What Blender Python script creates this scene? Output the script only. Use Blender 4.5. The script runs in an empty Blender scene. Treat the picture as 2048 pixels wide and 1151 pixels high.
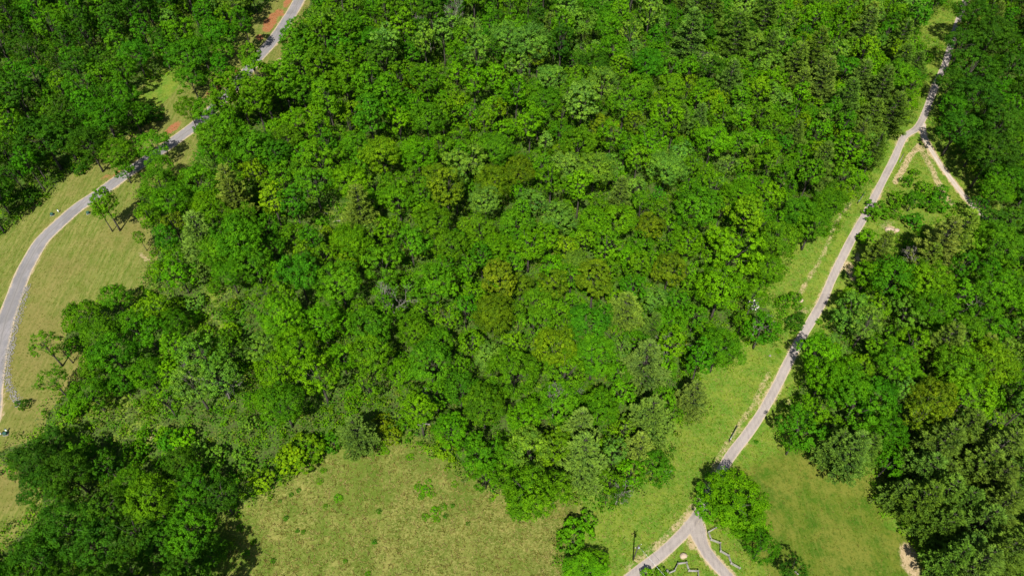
import bpy, math
import numpy as np
from mathutils import Vector, Matrix

# ------------------------------------------------------------------ camera, sky, sun, exposure
SC = bpy.context.scene
COL = SC.collection
PITCH = math.radians(49.0)
CAM = np.array([0.0, 0.0, 150.0])
F = 1365.0                                   # focal length in pixels of a 2048 px wide picture
cd = bpy.data.cameras.new('camera'); cam = bpy.data.objects.new('camera', cd); COL.objects.link(cam)
cam.location = CAM; cam.rotation_euler = (math.pi/2 - PITCH, 0, 0)
cd.sensor_width = 36; cd.lens = 36*F/2048; cd.clip_end = 6000; cd.clip_start = 1
SC.camera = cam

SUN_EL, SUN_AZ = math.radians(53), math.radians(10)      # shadows run away from the camera, a little to the right
sh = np.array([math.sin(SUN_AZ), math.cos(SUN_AZ)])
w = bpy.data.worlds.new("World"); SC.world = w; w.use_nodes = True
nt = w.node_tree; sky = nt.nodes.new('ShaderNodeTexSky'); sky.sky_type = 'NISHITA'; sky.sun_disc = False
sky.sun_elevation = SUN_EL; sky.sun_rotation = math.pi + SUN_AZ
nt.links.new(sky.outputs[0], nt.nodes['Background'].inputs[0]); nt.nodes['Background'].inputs[1].default_value = 0.065
ld = bpy.data.lights.new('sun', 'SUN'); ld.energy = 5.0; ld.angle = math.radians(0.5); ld.color = (1, .955, .88)
sun = bpy.data.objects.new('sun', ld); COL.objects.link(sun)
sd = Vector((sh[0]*math.cos(SUN_EL), sh[1]*math.cos(SUN_EL), -math.sin(SUN_EL)))
sun.rotation_euler = sd.to_track_quat('-Z', 'Y').to_euler(); sun.location = (-60, -100, 300)
vs = SC.view_settings; vs.view_transform = 'Standard'; vs.look = 'None'; vs.exposure = 0.80; vs.gamma = 1
SC.render.resolution_x = 1024; SC.render.resolution_y = 575

RNG = np.random.default_rng(11)

# ------------------------------------------------------------------ terrain and projection
def terr(x, y):
    return (-15*np.tanh(x/95.0) + 0.05*(y-130)
            + 1.3*np.sin(x/31+y/47+1) + 1.1*np.sin(y/26-x/58+2) + .5*np.sin(x/13+1.7)*np.sin(y/15+.4))
cp, sp_ = math.cos(PITCH), math.sin(PITCH)
def project(x, y, z):
    dz = z-CAM[2]
    depth = y*cp - dz*sp_
    u = x/depth; v = -(y*sp_ + dz*cp)/depth
    return 1024+F*u, 575.5+F*v, depth
def ray(px, py):
    u = (px-1024)/F; v = (py-575.5)/F
    return np.array([u, cp - v*sp_, -sp_ - v*cp])
def at(px, py, h=0.0):
    """ground point whose point h metres above it is seen at px, py"""
    d = ray(px, py)
    lo, hi = 20.0, 900.0
    t = 20.0
    while t < 900:
        p = CAM + d*t
        if p[2] - h < terr(p[0], p[1]): break
        t += 4
    lo, hi = t-4, t
    for _ in range(20):
        m = (lo+hi)/2; p = CAM+d*m
        if p[2]-h < terr(p[0], p[1]): hi = m
        else: lo = m
    p = CAM + d*hi
    return np.array([p[0], p[1], p[2]-h])

def seg_dist(P, pts, closed=False):
    """distance from points P (n,2) to a polyline, plus signed side index"""
    best = np.full(len(P), 1e9)
    n = len(pts)
    for i in range(n if closed else n-1):
        a = pts[i]; b = pts[(i+1) % n]; ab = b-a
        t = np.clip(((P-a)@ab)/max(ab@ab, 1e-9), 0, 1)
        d = np.hypot(*(P-(a+t[:, None]*ab)).T)
        best = np.minimum(best, d)
    return best
def inside(P, poly):
    c = np.zeros(len(P), bool); n = len(poly); j = n-1
    for i in range(n):
        xi, yi = poly[i]; xj, yj = poly[j]
        k = ((yi > P[:, 1]) != (yj > P[:, 1])) & (P[:, 0] < (xj-xi)*(P[:, 1]-yi)/((yj-yi) or 1e-9)+xi)
        c ^= k; j = i
    return c
def sdf(P, poly):
    poly = np.array(poly, float)
    d = seg_dist(P, poly, True)
    return np.where(inside(P, poly), d, -d)            # positive inside
def sm(x, a, b):
    t = np.clip((x-a)/(b-a), 0, 1); return t*t*(3-2*t)

# ------------------------------------------------------------------ outlines of the clearings (read off the picture, laid on the ground)
LAWN = [(-500,640),(-150,540),(0,474),(45,443),(87,404),(112,385),(135,358),(168,350),(205,312),(240,290),(290,262),(322,240),(308,215),(283,200),(280,182),(330,150),(372,148),(385,168),(402,172),(425,150),(420,115),(445,100),(468,105),(482,80),(500,45),(530,22),(556,0),(575,-60),(590,-140),(660,-140),(626,-40),(600,45),(580,75),(565,110),(550,145),(515,160),(470,195),(430,220),(398,245),(402,285),(385,325),(345,345),(300,365),(262,385),(275,420),(290,460),(304,515),(290,560),(268,588),(230,594),(184,600),(139,625),(125,655),(112,690),(165,712),(163,735),(118,780),(105,795),(84,820),(73,872),(45,872),(7,884),(-40,905),(-500,1000)]
FIELD_W = [(-500,960),(-50,930),(0,945),(45,959),(70,990),(63,1025),(28,1052),(0,1085),(-80,1130),(-500,1250)]
MEADOW = [(380,1500),(432,1151),(435,1126),(462,1091),(447,1046),(503,1015),(552,985),(585,947),(650,922),(688,903),(741,907),(782,875),(817,879),(845,896),(873,924),(915,949),(957,976),(998,997),(1026,1029),(1086,1029),(1113,1000),(1150,1015),(1110,1100),(1120,1151),(1080,1500)]
VERGE = [(1080,1500),(1115,1151),(1110,1090),(1120,1010),(1160,1003),(1207,1015),(1284,985),(1343,947),(1350,885),(1362,845),(1414,836),(1422,800),(1405,771),(1411,738),(1449,738),(1477,712),(1482,665),(1495,690),(1545,690),(1572,625),(1543,592),(1546,568),(1588,515),(1603,469),(1626,473),(1661,470),(1696,425),(1722,385),(1748,343),(1776,325),(1797,280),(1826,243),(1840,202),(1862,132),(1884,90),(1842,72),(1838,48),(1875,28),(1915,0),(1950,-80),(1990,-80),(1937,0),(1922,50),(1917,80),(1892,139),(1872,195),(1856,236),(1870,262),(1908,305),(1934,334),(1952,382),(1980,414),(1948,426),(1901,413),(1870,455),(1820,470),(1758,500),(1733,526),(1708,554),(1680,575),(1668,602),(1643,625),(1643,655),(1626,682),(1612,695),(1591,731),(1572,748),(1571,788),(1580,816),(1557,851),(1552,880),(1592,907),(1627,889),(1648,893),(1689,933),(1735,930),(1744,959),(1737,980),(1763,1029),(1801,1064),(1843,1105),(1875,1147),(1960,1500)]
CLEAR = [LAWN, FIELD_W, MEADOW, VERGE]
PADDOCK = [(1470,950),(1560,905),(1640,895),(1735,930),(1744,959),(1763,1029),(1875,1147),(1960,1500),(1560,1500),(1550,1151),(1500,1080)]

ROAD_W = [(-200,1150),(-80,1000),(-40,905),(-19,835),(-13,770),(-5,715),(4,672),(14,632),(30,589),(45,549),(61,518),(84,481),(120,446),(158,413),(198,387),(234,361),(275,332),(318,303),(358,275),(400,243),(432,212),(466,177),(492,146),(514,117),(535,94),(553,72),(572,44),(592,12),(612,-30),(640,-90)]
ROAD_E = [(1160,1250),(1215,1195),(1278,1141),(1317,1112),(1348,1084),(1376,1055),(1397,1026),(1425,975),(1447,933),(1466,904),(1494,868),(1522,827),(1553,772),(1571,735),(1598,683),(1623,641),(1645,602),(1664,557),(1685,514),(1708,469),(1734,424),(1752,388),(1775,343),(1789,316),(1799,292),(1810,272),(1832,258),(1845,238),(1858,205),(1873,167),(1890,129),(1902,90),(1911,60),(1920,32),(1933,-4),(1960,-80)]
LANE_N = [(1842,246),(1849,276),(1866,306),(1884,334),(1905,362),(1929,393),(1954,420),(1990,450)]
LANE_S = [(1386,1040),(1395,1062),(1401,1080),(1412,1102),(1428,1122),(1452,1148),(1500,1195)]
def world_line(pts, step=1.5):
    g = np.array([at(a, b)[:2] for a, b in pts])
    # Catmull-Rom
    out = []
    for i in range(len(g)-1):
        p0 = g[max(i-1, 0)]; p1 = g[i]; p2 = g[i+1]; p3 = g[min(i+2, len(g)-1)]
        n = max(2, int(np.hypot(*(p2-p1))/step))
        for k in range(n):
            t = k/n
            out.append(.5*((2*p1)+(-p0+p2)*t+(2*p0-5*p1+4*p2-p3)*t*t+(-p0+3*p1-3*p2+p3)*t**3))
    out.append(g[-1]); return np.array(out)
RW, RE, LN, LS = [world_line(p) for p in (ROAD_W, ROAD_E, LANE_N, LANE_S)]
W_RW, W_RE, W_LN, W_LS = 2.25, 1.32, 1.0, 1.5         # half widths in metres

# ------------------------------------------------------------------ helpers
def mesh_np(name, V, Q, mats, attrs=None, colors=None, smooth=False, matidx=None):
    V = np.asarray(V, np.float32); Q = np.asarray(Q, np.int32); k = Q.shape[1]
    me = bpy.data.meshes.new(name)
    me.vertices.add(len(V)); me.vertices.foreach_set('co', V.ravel())
    me.loops.add(Q.size); me.loops.foreach_set('vertex_index', Q.ravel())
    me.polygons.add(len(Q)); me.polygons.foreach_set('loop_start', np.arange(0, Q.size, k, dtype=np.int32))
    if matidx is not None: me.polygons.foreach_set('material_index', np.asarray(matidx, np.int32))
    me.update(calc_edges=True)
    for n, a in (attrs or {}).items():
        at_ = me.attributes.new(n, 'FLOAT', 'POINT'); at_.data.foreach_set('value', np.asarray(a, np.float32))
    for n, a in (colors or {}).items():
        at_ = me.attributes.new(n, 'FLOAT_COLOR', 'POINT')
        c = np.ones((len(V), 4), np.float32); c[:, :3] = a; at_.data.foreach_set('color', c.ravel())
    for m in (mats if isinstance(mats, (list, tuple)) else [mats]): me.materials.append(m)
    if smooth: me.polygons.foreach_set('use_smooth', np.ones(len(Q), bool))
    me.validate()
    return me
def link(name, data, parent=None):
    o = bpy.data.objects.new(name, data); COL.objects.link(o)
    if parent is not None: o.parent = parent
    return o
def tag(o, label=None, cat=None, group=None, kind=None):
    if label: o['label'] = label
    if cat: o['category'] = cat
    if group: o['group'] = group
    if kind: o['kind'] = kind
    return o
def empty(name, loc, rz=0.0):
    o = link(name, None); o.location = loc; o.rotation_euler = (0, 0, rz); o.empty_display_size = .5; return o
def cat_mesh(parts):
    Vs, Qs, off = [], [], 0
    for V, Q in parts:
        Vs.append(V); Qs.append(np.asarray(Q)+off); off += len(V)
    return np.concatenate(Vs), np.concatenate(Qs)
def tube(path, rad, n=6):
    path = np.asarray(path, float); rad = np.broadcast_to(rad, (len(path),))
    V = []
    for i in range(len(path)):
        t = path[min(i+1, len(path)-1)]-path[max(i-1, 0)]; t = t/np.linalg.norm(t)
        a = np.cross(t, [0.3, 1, .2] if abs(t[2]) > .7 else [0, 0, 1]); a /= np.linalg.norm(a); b = np.cross(t, a)
        for k in range(n):
            an = 2*math.pi*k/n
            V.append(path[i]+rad[i]*(a*math.cos(an)+b*math.sin(an)))
    Q = []
    for i in range(len(path)-1):
        for k in range(n):
            Q.append((i*n+k, i*n+(k+1) % n, (i+1)*n+(k+1) % n, (i+1)*n+k))
    m = len(path)-1                                    # caps from quads (n=6 or 4 or 8)
    for base, rev in ((0, True), (m*n, False)):
        for k in range(1, n-2, 2):
            q = (base, base+k, base+k+1, base+k+2)
            Q.append(q[::-1] if rev else q)
    return np.array(V), np.array(Q)
def box(cx, cy, cz, sx, sy, sz, rz=0.0, taper=1.0):
    x, y, z = sx/2, sy/2, sz/2
    V = np.array([(-x,-y,-z),(x,-y,-z),(x,y,-z),(-x,y,-z),(-x*taper,-y*taper,z),(x*taper,-y*taper,z),(x*taper,y*taper,z),(-x*taper,y*taper,z)])
    c, s = math.cos(rz), math.sin(rz)
    V = np.stack([V[:,0]*c-V[:,1]*s+cx, V[:,0]*s+V[:,1]*c+cy, V[:,2]+cz], 1)
    Q = np.array([(0,3,2,1),(4,5,6,7),(0,1,5,4),(1,2,6,5),(2,3,7,6),(3,0,4,7)])
    return V, Q

# ------------------------------------------------------------------ materials
def newmat(name, rough=.85, spec=.25):
    m = bpy.data.materials.new(name); m.use_nodes = True
    b = m.node_tree.nodes['Principled BSDF']; b.inputs['Roughness'].default_value = rough
    b.inputs['Specular IOR Level'].default_value = spec
    return m, m.node_tree, b
class N:
    def __init__(s, nt): s.nt = nt
    def node(s, t, **k):
        n = s.nt.nodes.new(t)
        for a, b in k.items(): setattr(n, a, b)
        return n
    def _set(s, n, i, v):
        if isinstance(v, bpy.types.NodeSocket): s.nt.links.new(v, n.inputs[i])
        elif v is not None:
            if isinstance(v, (tuple, list)) and len(v) == 3 and n.inputs[i].type == 'RGBA': v = (*v, 1)
            n.inputs[i].default_value = v
    def math(s, op, a, b=None, clamp=False):
        n = s.node('ShaderNodeMath', operation=op, use_clamp=clamp); s._set(n, 0, a)
        if b is not None: s._set(n, 1, b)
        return n.outputs[0]
    def mix(s, f, a, b, blend='MIX'):
        n = s.node('ShaderNodeMix', data_type='RGBA', blend_type=blend); s._set(n, 0, f); s._set(n, 6, a); s._set(n, 7, b)
        return n.outputs[2]
    def noise(s, vec, scale, detail=4, rough=.6, col=False):
        n = s.node('ShaderNodeTexNoise'); s._set(n, 'Vector', vec); n.inputs['Scale'].default_value = scale
        n.inputs['Detail'].default_value = detail; n.inputs['Roughness'].default_value = rough
        return n.outputs['Color' if col else 'Fac']
    def coord(s): return s.node('ShaderNodeTexCoord').outputs['Object']
    def map(s, vec, rot=(0,0,0), scale=(1,1,1)):
        n = s.node('ShaderNodeMapping'); s._set(n, 'Vector', vec); n.inputs['Rotation'].default_value = rot; n.inputs['Scale'].default_value = scale
        return n.outputs[0]
    def ramp(s, f, a, b, c0=0., c1=1.):
        n = s.node('ShaderNodeMapRange', clamp=True); s._set(n, 0, f); n.inputs[1].default_value = a; n.inputs[2].default_value = b
        n.inputs[3].default_value = c0; n.inputs[4].default_value = c1; return n.outputs[0]
    def attr(s, name, out='Fac'):
        n = s.node('ShaderNodeAttribute', attribute_name=name); return n.outputs[out]
    def sep(s, c):
        n = s.node('ShaderNodeSeparateColor'); s._set(n, 0, c); return n.outputs
    def bump(s, h, strength, dist):
        n = s.node('ShaderNodeBump'); n.inputs['Strength'].default_value = strength; n.inputs['Distance'].default_value = dist
        s._set(n, 'Height', h); return n.outputs[0]

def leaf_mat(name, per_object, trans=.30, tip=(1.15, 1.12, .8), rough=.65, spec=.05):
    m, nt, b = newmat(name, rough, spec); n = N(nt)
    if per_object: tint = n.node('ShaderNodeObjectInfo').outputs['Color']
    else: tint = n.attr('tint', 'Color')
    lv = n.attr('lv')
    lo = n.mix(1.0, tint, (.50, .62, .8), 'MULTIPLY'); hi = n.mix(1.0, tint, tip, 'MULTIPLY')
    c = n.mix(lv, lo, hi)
    nt.links.new(c, b.inputs['Base Color'])
    tr = n.node('ShaderNodeBsdfTranslucent'); nt.links.new(n.mix(1.0, c, (1.2, 1.3, .3), 'MULTIPLY'), tr.inputs[0])
    mx = n.node('ShaderNodeMixShader'); mx.inputs[0].default_value = trans
    nt.links.new(b.outputs[0], mx.inputs[1]); nt.links.new(tr.outputs[0], mx.inputs[2])
    nt.links.new(mx.outputs[0], nt.nodes['Material Output'].inputs[0]); return m
M_LEAF = leaf_mat('foliage', True); M_LEAFS = leaf_mat('foliage_mass', False)
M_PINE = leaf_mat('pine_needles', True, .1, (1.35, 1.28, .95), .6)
def bark_mat(name, c0, c1):
    m, nt, b = newmat(name, .9, .2); n = N(nt); co = n.coord()
    f = n.noise(n.map(co, scale=(4, 4, .8)), 2.0, 5)
    nt.links.new(n.mix(n.ramp(f, .3, .7), c0, c1), b.inputs['Base Color']); nt.links.new(n.bump(f, .6, .03), b.inputs['Normal']); return m
M_BARK = bark_mat('bark', (.026, .023, .018), (.082, .072, .058))
M_DEAD = bark_mat('bleached_wood', (.13, .115, .10), (.30, .275, .24))
M_RAIL = bark_mat('weathered_rail', (.17, .16, .14), (.33, .31, .28))
M_POLE = bark_mat('creosote_pole', (.04, .033, .028), (.1, .085, .07))

def ground_mat():
    m, nt, b = newmat('ground_cover', .95, .1); n = N(nt); co = n.coord()
    za = n.sep(n.attr('zone_a', 'Color')); zb = n.sep(n.attr('zone_b', 'Color'))
    big = n.noise(co, .035, 5, .6); mid = n.noise(co, .3, 6, .65); fine = n.noise(co, 2.2, 6, .75); fin2 = n.noise(n.map(co, scale=(1, .6, 1)), 5.5, 4, .8)
    fin3 = n.noise(co, 1.3, 7, .85); fin4 = n.noise(n.map(co, scale=(1, 1.4, 1)), 1.9, 7, .85)
    # forest floor: leaf litter with low green growth
    floor = n.mix(n.ramp(mid, .42, .6), (.050, .040, .022), (.040, .085, .010))
    floor = n.mix(n.ramp(fine, .40, .62), floor, (.065, .14, .012))
    floor = n.mix(n.ramp(fin2, .5, .62, 0, .8), floor, (.02, .04, .006))
    # mown lawn, combed along the road
    st = n.noise(n.map(co, rot=(0, 0, math.radians(-32)), scale=(1.6, .10, 1)), .8, 5, .65)
    st2 = n.noise(n.map(co, rot=(0, 0, math.radians(-32)), scale=(2.0, .35, 1)), 1.7, 5, .7)
    lawn = n.mix(n.ramp(st, .40, .60), (.068, .108, .0096), (.148, .156, .0336))
    lawn = n.mix(n.ramp(st2, .45, .72, 0, .75), lawn, (.212, .188, .0680))
    lawn = n.mix(n.ramp(big, .48, .62, 0, .6), lawn, (.168, .132, .0440))
    lawn = n.mix(n.ramp(mid, .50, .62, 0, .35), lawn, (.068, .104, .0096))
    lawn = n.mix(n.ramp(fin3, .48, .62, 0, .45), lawn, (.056, .088, .0096))
    # tall tan meadow
    mead = n.mix(n.ramp(mid, .36, .62), (.066, .095, .0100), (.154, .152, .0343))
    mead = n.mix(n.ramp(fine, .50, .66, 0, .8), mead, (.203, .197, .0554))
    mead = n.mix(n.ramp(fin3, .48, .58, 0, .85), mead, (.059, .091, .0078))
    mead = n.mix(n.ramp(fin4, .51, .60, 0, .85), mead, (.252, .246, .0721))
    mead = n.mix(n.ramp(big, .50, .64, 0, .6), mead, (.081, .123, .0122))
    mead = n.mix(n.ramp(n.noise(n.map(co, rot=(0, 0, .6), scale=(1, .5, 1)), .075, 6, .7), .46, .60, 0, .7), mead, (.052, .099, .0066))
    mead = n.mix(n.ramp(n.noise(co, .16, 6, .75), .56, .66, 0, .7), mead, (.210, .197, .0527))
    # green verge
    ver = n.mix(n.ramp(mid, .40, .60), (.064, .147, .0075), (.132, .178, .0168))
    ver = n.mix(n.ramp(fine, .50, .68, 0, .8), ver, (.204, .206, .0548))
    ver = n.mix(n.ramp(fin4, .50, .62, 0, .55), ver, (.187, .206, .0421))
    ver = n.mix(n.ramp(fin3, .46, .64, 0, .6), ver, (.034, .089, .0058))
    # short olive paddock grass
    pad = n.mix(n.ramp(mid, .38, .62), (.038, .092, .0033), (.086, .113, .0099))
    pad = n.mix(n.ramp(n.noise(co, .09, 5, .7), .44, .56, 0, .75), pad, (.135, .139, .0210))
    pad = n.mix(n.ramp(n.noise(co, .13, 5, .7), .54, .62, 0, .7), pad, (.030, .084, .0033))
    pad = n.mix(n.ramp(fine, .50, .66, 0, .6), pad, (.157, .168, .0331))
    pad = n.mix(n.ramp(fin3, .5, .60, 0, .75), pad, (.034, .071, .0038))
    pad = n.mix(n.ramp(n.noise(n.map(co, rot=(0, 0, math.radians(20)), scale=(1.2, .12, 1)), .9, 5, .7), .5, .66, 0, .45), pad, (.130, .143, .0220))
    dirt = n.mix(n.ramp(fine, .35, .65), (.27, .19, .10), (.42, .32, .20))
    clay = n.mix(n.ramp(fine, .35, .65), (.22, .055, .024), (.25, .14, .06))
    def edge(wt, k=.9):                                 # ragged margins
        s_ = n.math('ADD', n.math('MULTIPLY', n.math('SUBTRACT', mid, .5), k), n.math('MULTIPLY', n.math('SUBTRACT', fine, .5), k))
        return n.ramp(n.math('ADD', wt, s_), .38, .62)
    c = n.mix(edge(za[2], 1.3), floor, ver)
    c = n.mix(edge(za[1]), c, mead)
    c = n.mix(edge(za[0], .4), c, lawn)
    c = n.mix(edge(zb[2], 1.3), c, pad)
    c = n.mix(n.math('MULTIPLY', edge(zb[0], .8), .85), c, dirt)
    c = n.mix(edge(zb[1], 1.3), c, clay)
    nt.links.new(c, b.inputs['Base Color'])
    h = n.math('ADD', n.math('MULTIPLY', fine, .6), n.math('MULTIPLY', fin2, .4))
    nt.links.new(n.bump(h, .6, .18), b.inputs['Normal']); return m

def road_mat(name, base, light, seam, patches, gravel=0.0):
    m, nt, b = newmat(name, .9, .2); n = N(nt); co = n.coord()
    u = n.attr('across')                                # -1..1
    f1 = n.noise(co, 6, 5, .7); f2 = n.noise(co, .25, 4, .6); f3 = n.noise(co, 1.2, 5, .7)
    c = n.mix(n.ramp(f2, .35, .65), base, light)
    c = n.mix(n.ramp(f1, .35, .75, 0, .45), c, tuple(min(1, v*1.35) for v in light))
    strk = n.noise(n.map(co, rot=(0, 0, math.radians(-35)), scale=(2.5, .12, 1)), 1.0, 4, .7)
    c = n.mix(n.ramp(strk, .45, .7, 0, .45), c, tuple(v*.6 for v in base))
    c = n.mix(n.ramp(n.noise(co, .11, 3, .5), .56, .60, 0, .35), c, tuple(v*.62 for v in base))
    c = n.mix(n.ramp(f3, .55, .7, 0, .35), c, patches)
    wob = n.math('ADD', u, n.math('MULTIPLY', n.math('SUBTRACT', n.noise(co, .5, 3), .5), .12))
    au = n.math('ABSOLUTE', wob)
    c = n.mix(n.ramp(n.math('ABSOLUTE', n.math('SUBTRACT', n.noise(co, .6, 6, .7), .5)), .0, .012, .45, 0), c, tuple(v*.5 for v in base))
    if seam: c = n.mix(n.ramp(au, .02, .07, .65, 0), c, tuple(v*.55 for v in base))
    tracks = n.math('ABSOLUTE', n.math('SUBTRACT', au, .5))
    c = n.mix(n.ramp(tracks, .1, .35, 0, .35 if not gravel else .6), c, patches)
    c = n.mix(n.math('MULTIPLY', n.ramp(n.math('ADD', au, n.math('MULTIPLY', f3, .6)), 1.05, 1.28), .9), c, (.38, .30, .19))
    nt.links.new(c, b.inputs['Base Color']); nt.links.new(n.bump(f1, .4, .03), b.inputs['Normal']); return m
M_GROUND = ground_mat()
M_RW = road_mat('asphalt', (.155, .15, .15), (.205, .19, .19), True, (.19, .175, .16))
M_RE = road_mat('worn_asphalt', (.215, .185, .168), (.27, .236, .214), False, (.31, .272, .238))
M_GR = road_mat('gravel', (.30, .26, .215), (.42, .37, .31), False, (.30, .23, .17), 1.0)
def plain(name, c, rough=.6, spec=.4, metal=0):
    m, nt, b = newmat(name, rough, spec); n = N(nt); co = n.coord()
    f = n.noise(co, 3.0, 5); nt.links.new(n.mix(f, tuple(v*.75 for v in c), tuple(min(1, v*1.15) for v in c)), b.inputs['Base Color'])
    b.inputs['Metallic'].default_value = metal; return m
M_STONE = plain('limestone', (.19, .18, .16), .85, .2)
M_STONE2 = plain('sandstone', (.36, .28, .2), .85, .2)
M_GBOX = plain('green_enamel', (.02, .075, .055), .6)
M_WHITE = plain('white_plastic', (.75, .75, .73), .5)
M_METAL = plain('galvanised_steel', (.45, .48, .50), .4, .5, .8)
M_BLOSSOM = plain('white_blossom', (.75, .68, .66), .8)

# ------------------------------------------------------------------ ground sheet
def axis(a, b, fa, fb, s):
    core = np.arange(fa, fb, s)
    lo = fa-np.cumsum(s*1.25**np.arange(1, 60)); lo = lo[lo > a][::-1]
    hi = fb+np.cumsum(s*1.25**np.arange(1, 60)); hi = hi[hi < b]
    return np.concatenate([[a], lo, core, hi, [b]])
gx = axis(-3000, 3000, -245, 265, .9); gy = axis(-1500, 5000, 22, 350, .9)
X, Y = np.meshgrid(gx, gy); X = X.ravel(); Y = Y.ravel()
Z = terr(X, Y)
far = np.clip((np.hypot(X, Y-150)-420)/400, 0, 1); Z = Z*(1-far)
PX, PY, DP = project(X, Y, Z); ok = DP > 5
PP = np.stack([np.where(ok, PX, -9e3), np.where(ok, PY, 9e3)], 1); PP = np.clip(PP, -9e3, 9e3)
core = ok & (np.abs(X) < 300) & (Y > 15) & (Y < 380)
ppm = F/np.maximum(DP, 5)
def zone(poly, soft=2.0, grow=0.0):
    r = np.zeros(len(X)); r[core] = sm(sdf(PP[core], poly)/ppm[core]+grow, -soft, soft); return r
wl = np.maximum(zone(LAWN, .8, 1.5), zone(FIELD_W, 1.0, 2)); wm = zone(MEADOW, 3.0, 2.0); wv = zone(VERGE, 1.6, 3.5); wp = zone(PADDOCK, 5.0, .5)
wv = np.maximum(wv, zone([(270,190),(330,140),(380,145),(372,175),(330,225),(300,225)], 2, 1))
wl = wl*(1-zone([(270,190),(330,140),(372,148),(352,180),(318,215),(300,225)], 2, 0))
# brushy clearings inside the wood
for cx_, cy_, rx_, ry_ in ((660,440,70,40),(440,600,60,50),(420,650,70,30),(330,560,60,40),(240,820,120,50),(300,870,110,40),(1560,300,25,45),(640,900,70,30),(610,250,40,40),(690,280,30,30)):
    e = ((PP[:,0]-cx_)/rx_)**2+((PP[:,1]-cy_)/ry_)**2; wv = np.maximum(wv, .5*sm(1.3-e, 0, 1.2)*core)
P2 = np.stack([X, Y], 1)
def near(line, w0, w1):
    r = np.zeros(len(X)); r[core] = 1-sm(seg_dist(P2[core], line[::2]), w0, w1); return r
n1 = np.sin(X*.31+Y*.17)*.5+np.sin(X*.13-Y*.27+2)*.5
dirt = np.maximum.reduce([.55*near(RE, 1.5, 2.7)*(.75+.35*n1), .7*near(LN, 1.3, 2.2), .7*near(LS, 1.8, 2.7), .58*near(RW, 2.4, 3.4)*(.7+.4*n1)])
def blob(cx_, cy_, rx_, ry_, rot=0.0, k=.8):
    c, s = math.cos(math.radians(rot)), math.sin(math.radians(rot))
    dx, dy = PP[:,0]-cx_, PP[:,1]-cy_; a = (dx*c-dy*s)/rx_; b = (dx*s+dy*c)/ry_
    return k*np.clip(1.25-(a*a+b*b), 0, 1)*core
for a in ((1385,1080,10,22,-10,1.),(1365,1075,8,10,0,.9),(1820,1120,22,45,20,.75),(1700,540,12,28,20,.8),(1715,515,10,14,0,.6),(1560,350,10,30,20,.6),(1370,1113,14,7,0,.55),
          (1784,462,10,12,0,1.),(1480,870,6,6,0,.5),(1500,850,50,12,35,.45),(1610,620,22,10,0,.5),(1775,450,22,14,0,.5),
          (1620,890,30,8,-20,.5),(1580,805,10,20,0,.4),(300,870,20,14,0,.6),(430,632,16,10,0,.6),(355,895,10,10,0,.5),(290,515,22,8,-35,.55),(490,358,14,7,0,.6),(655,230,9,9,0,.6),(700,210,10,8,0,.4),
          (560,125,10,16,0,.6),(520,110,12,22,0,.5),(780,620,14,10,0,.4),(1868,345,7,70,30,.45)):
    dirt = np.maximum(dirt, blob(*a))
# worn paths beside the eastern road
for pl, hw, k in (([(1700,405),(1672,445),(1650,500),(1625,545),(1600,585)], .4, .49), ([(1538,745),(1505,810),(1475,855),(1440,910),(1415,965),(1380,1020),(1330,1072),(1250,1140)], .35, .50),
                  ([(1838,292),(1818,315),(1808,335),(1790,365)], .6, .7), ([(1838,290),(1852,315),(1868,345),(1885,385),(1905,410)], .9, .6)):
    dirt = np.maximum(dirt, k*near(world_line(pl), hw, hw+1.3))
clay = np.zeros(len(X))
for a in ((345,256,26,9,38,.85),(540,45,13,28,-35,.9),(560,25,12,10,-35,.7),(462,140,18,10,0,.9),(450,160,12,16,0,.7),(425,182,40,9,35,.5),(240,343,30,5,35,.7),(210,355,16,6,35,.5),(520,75,10,8,0,.8),(485,105,18,10,30,.6),(575,5,8,16,-35,.7),(484,357,8,4,0,.9),(670,222,6,4,0,.8)):
    clay = np.maximum(clay, blob(*a))
nx, ny = len(gx), len(gy)
I = np.arange(nx*ny).reshape(ny, nx)
Q = np.stack([I[:-1,:-1], I[:-1,1:], I[1:,1:], I[1:,:-1]], -1).reshape(-1, 4)
g = link('ground', mesh_np('ground', np.stack([X, Y, Z], 1), Q, M_GROUND, colors={'zone_a': np.stack([wl, wm, wv], 1), 'zone_b': np.stack([dirt, clay, wp], 1)}, smooth=True))
tag(g, kind='structure')

def road(name, line, hw, mat, lift, vary=.06, flare=0.0):
    L = len(line); t = np.gradient(line, axis=0); t /= np.hypot(*t.T)[:, None]; nrm = np.stack([-t[:,1], t[:,0]], 1)
    K = 9; V = []; A = []
    for i in range(L):
        wob = 1+vary*(math.sin(i*.37)+.6*math.sin(i*.91+1))+flare*math.exp(-(i/3.5)**2)
        for k in range(K):
            u = -1+2*k/(K-1); p = line[i]+nrm[i]*u*hw*wob
            V.append((p[0], p[1], terr(p[0], p[1])+lift-(.05 if k in (0, K-1) else 0))); A.append(u)
    I = np.arange(L*K).reshape(L, K); Q = np.stack([I[:-1,:-1], I[1:,:-1], I[1:,1:], I[:-1,1:]], -1).reshape(-1, 4)[:, ::-1]
    o = link(name, mesh_np(name, V, Q, mat, attrs={'across': A}, smooth=True)); tag(o, kind='structure'); return o
road('road', RW, W_RW, M_RW, .07, .01)
road('road', RE, W_RE, M_RE, .075, .03)
road('gravel_lane', LN, W_LN, M_GR, .065, .05, .8)
road('side_road', LS, W_LS, M_RE, .065, .04, .8)

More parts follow.
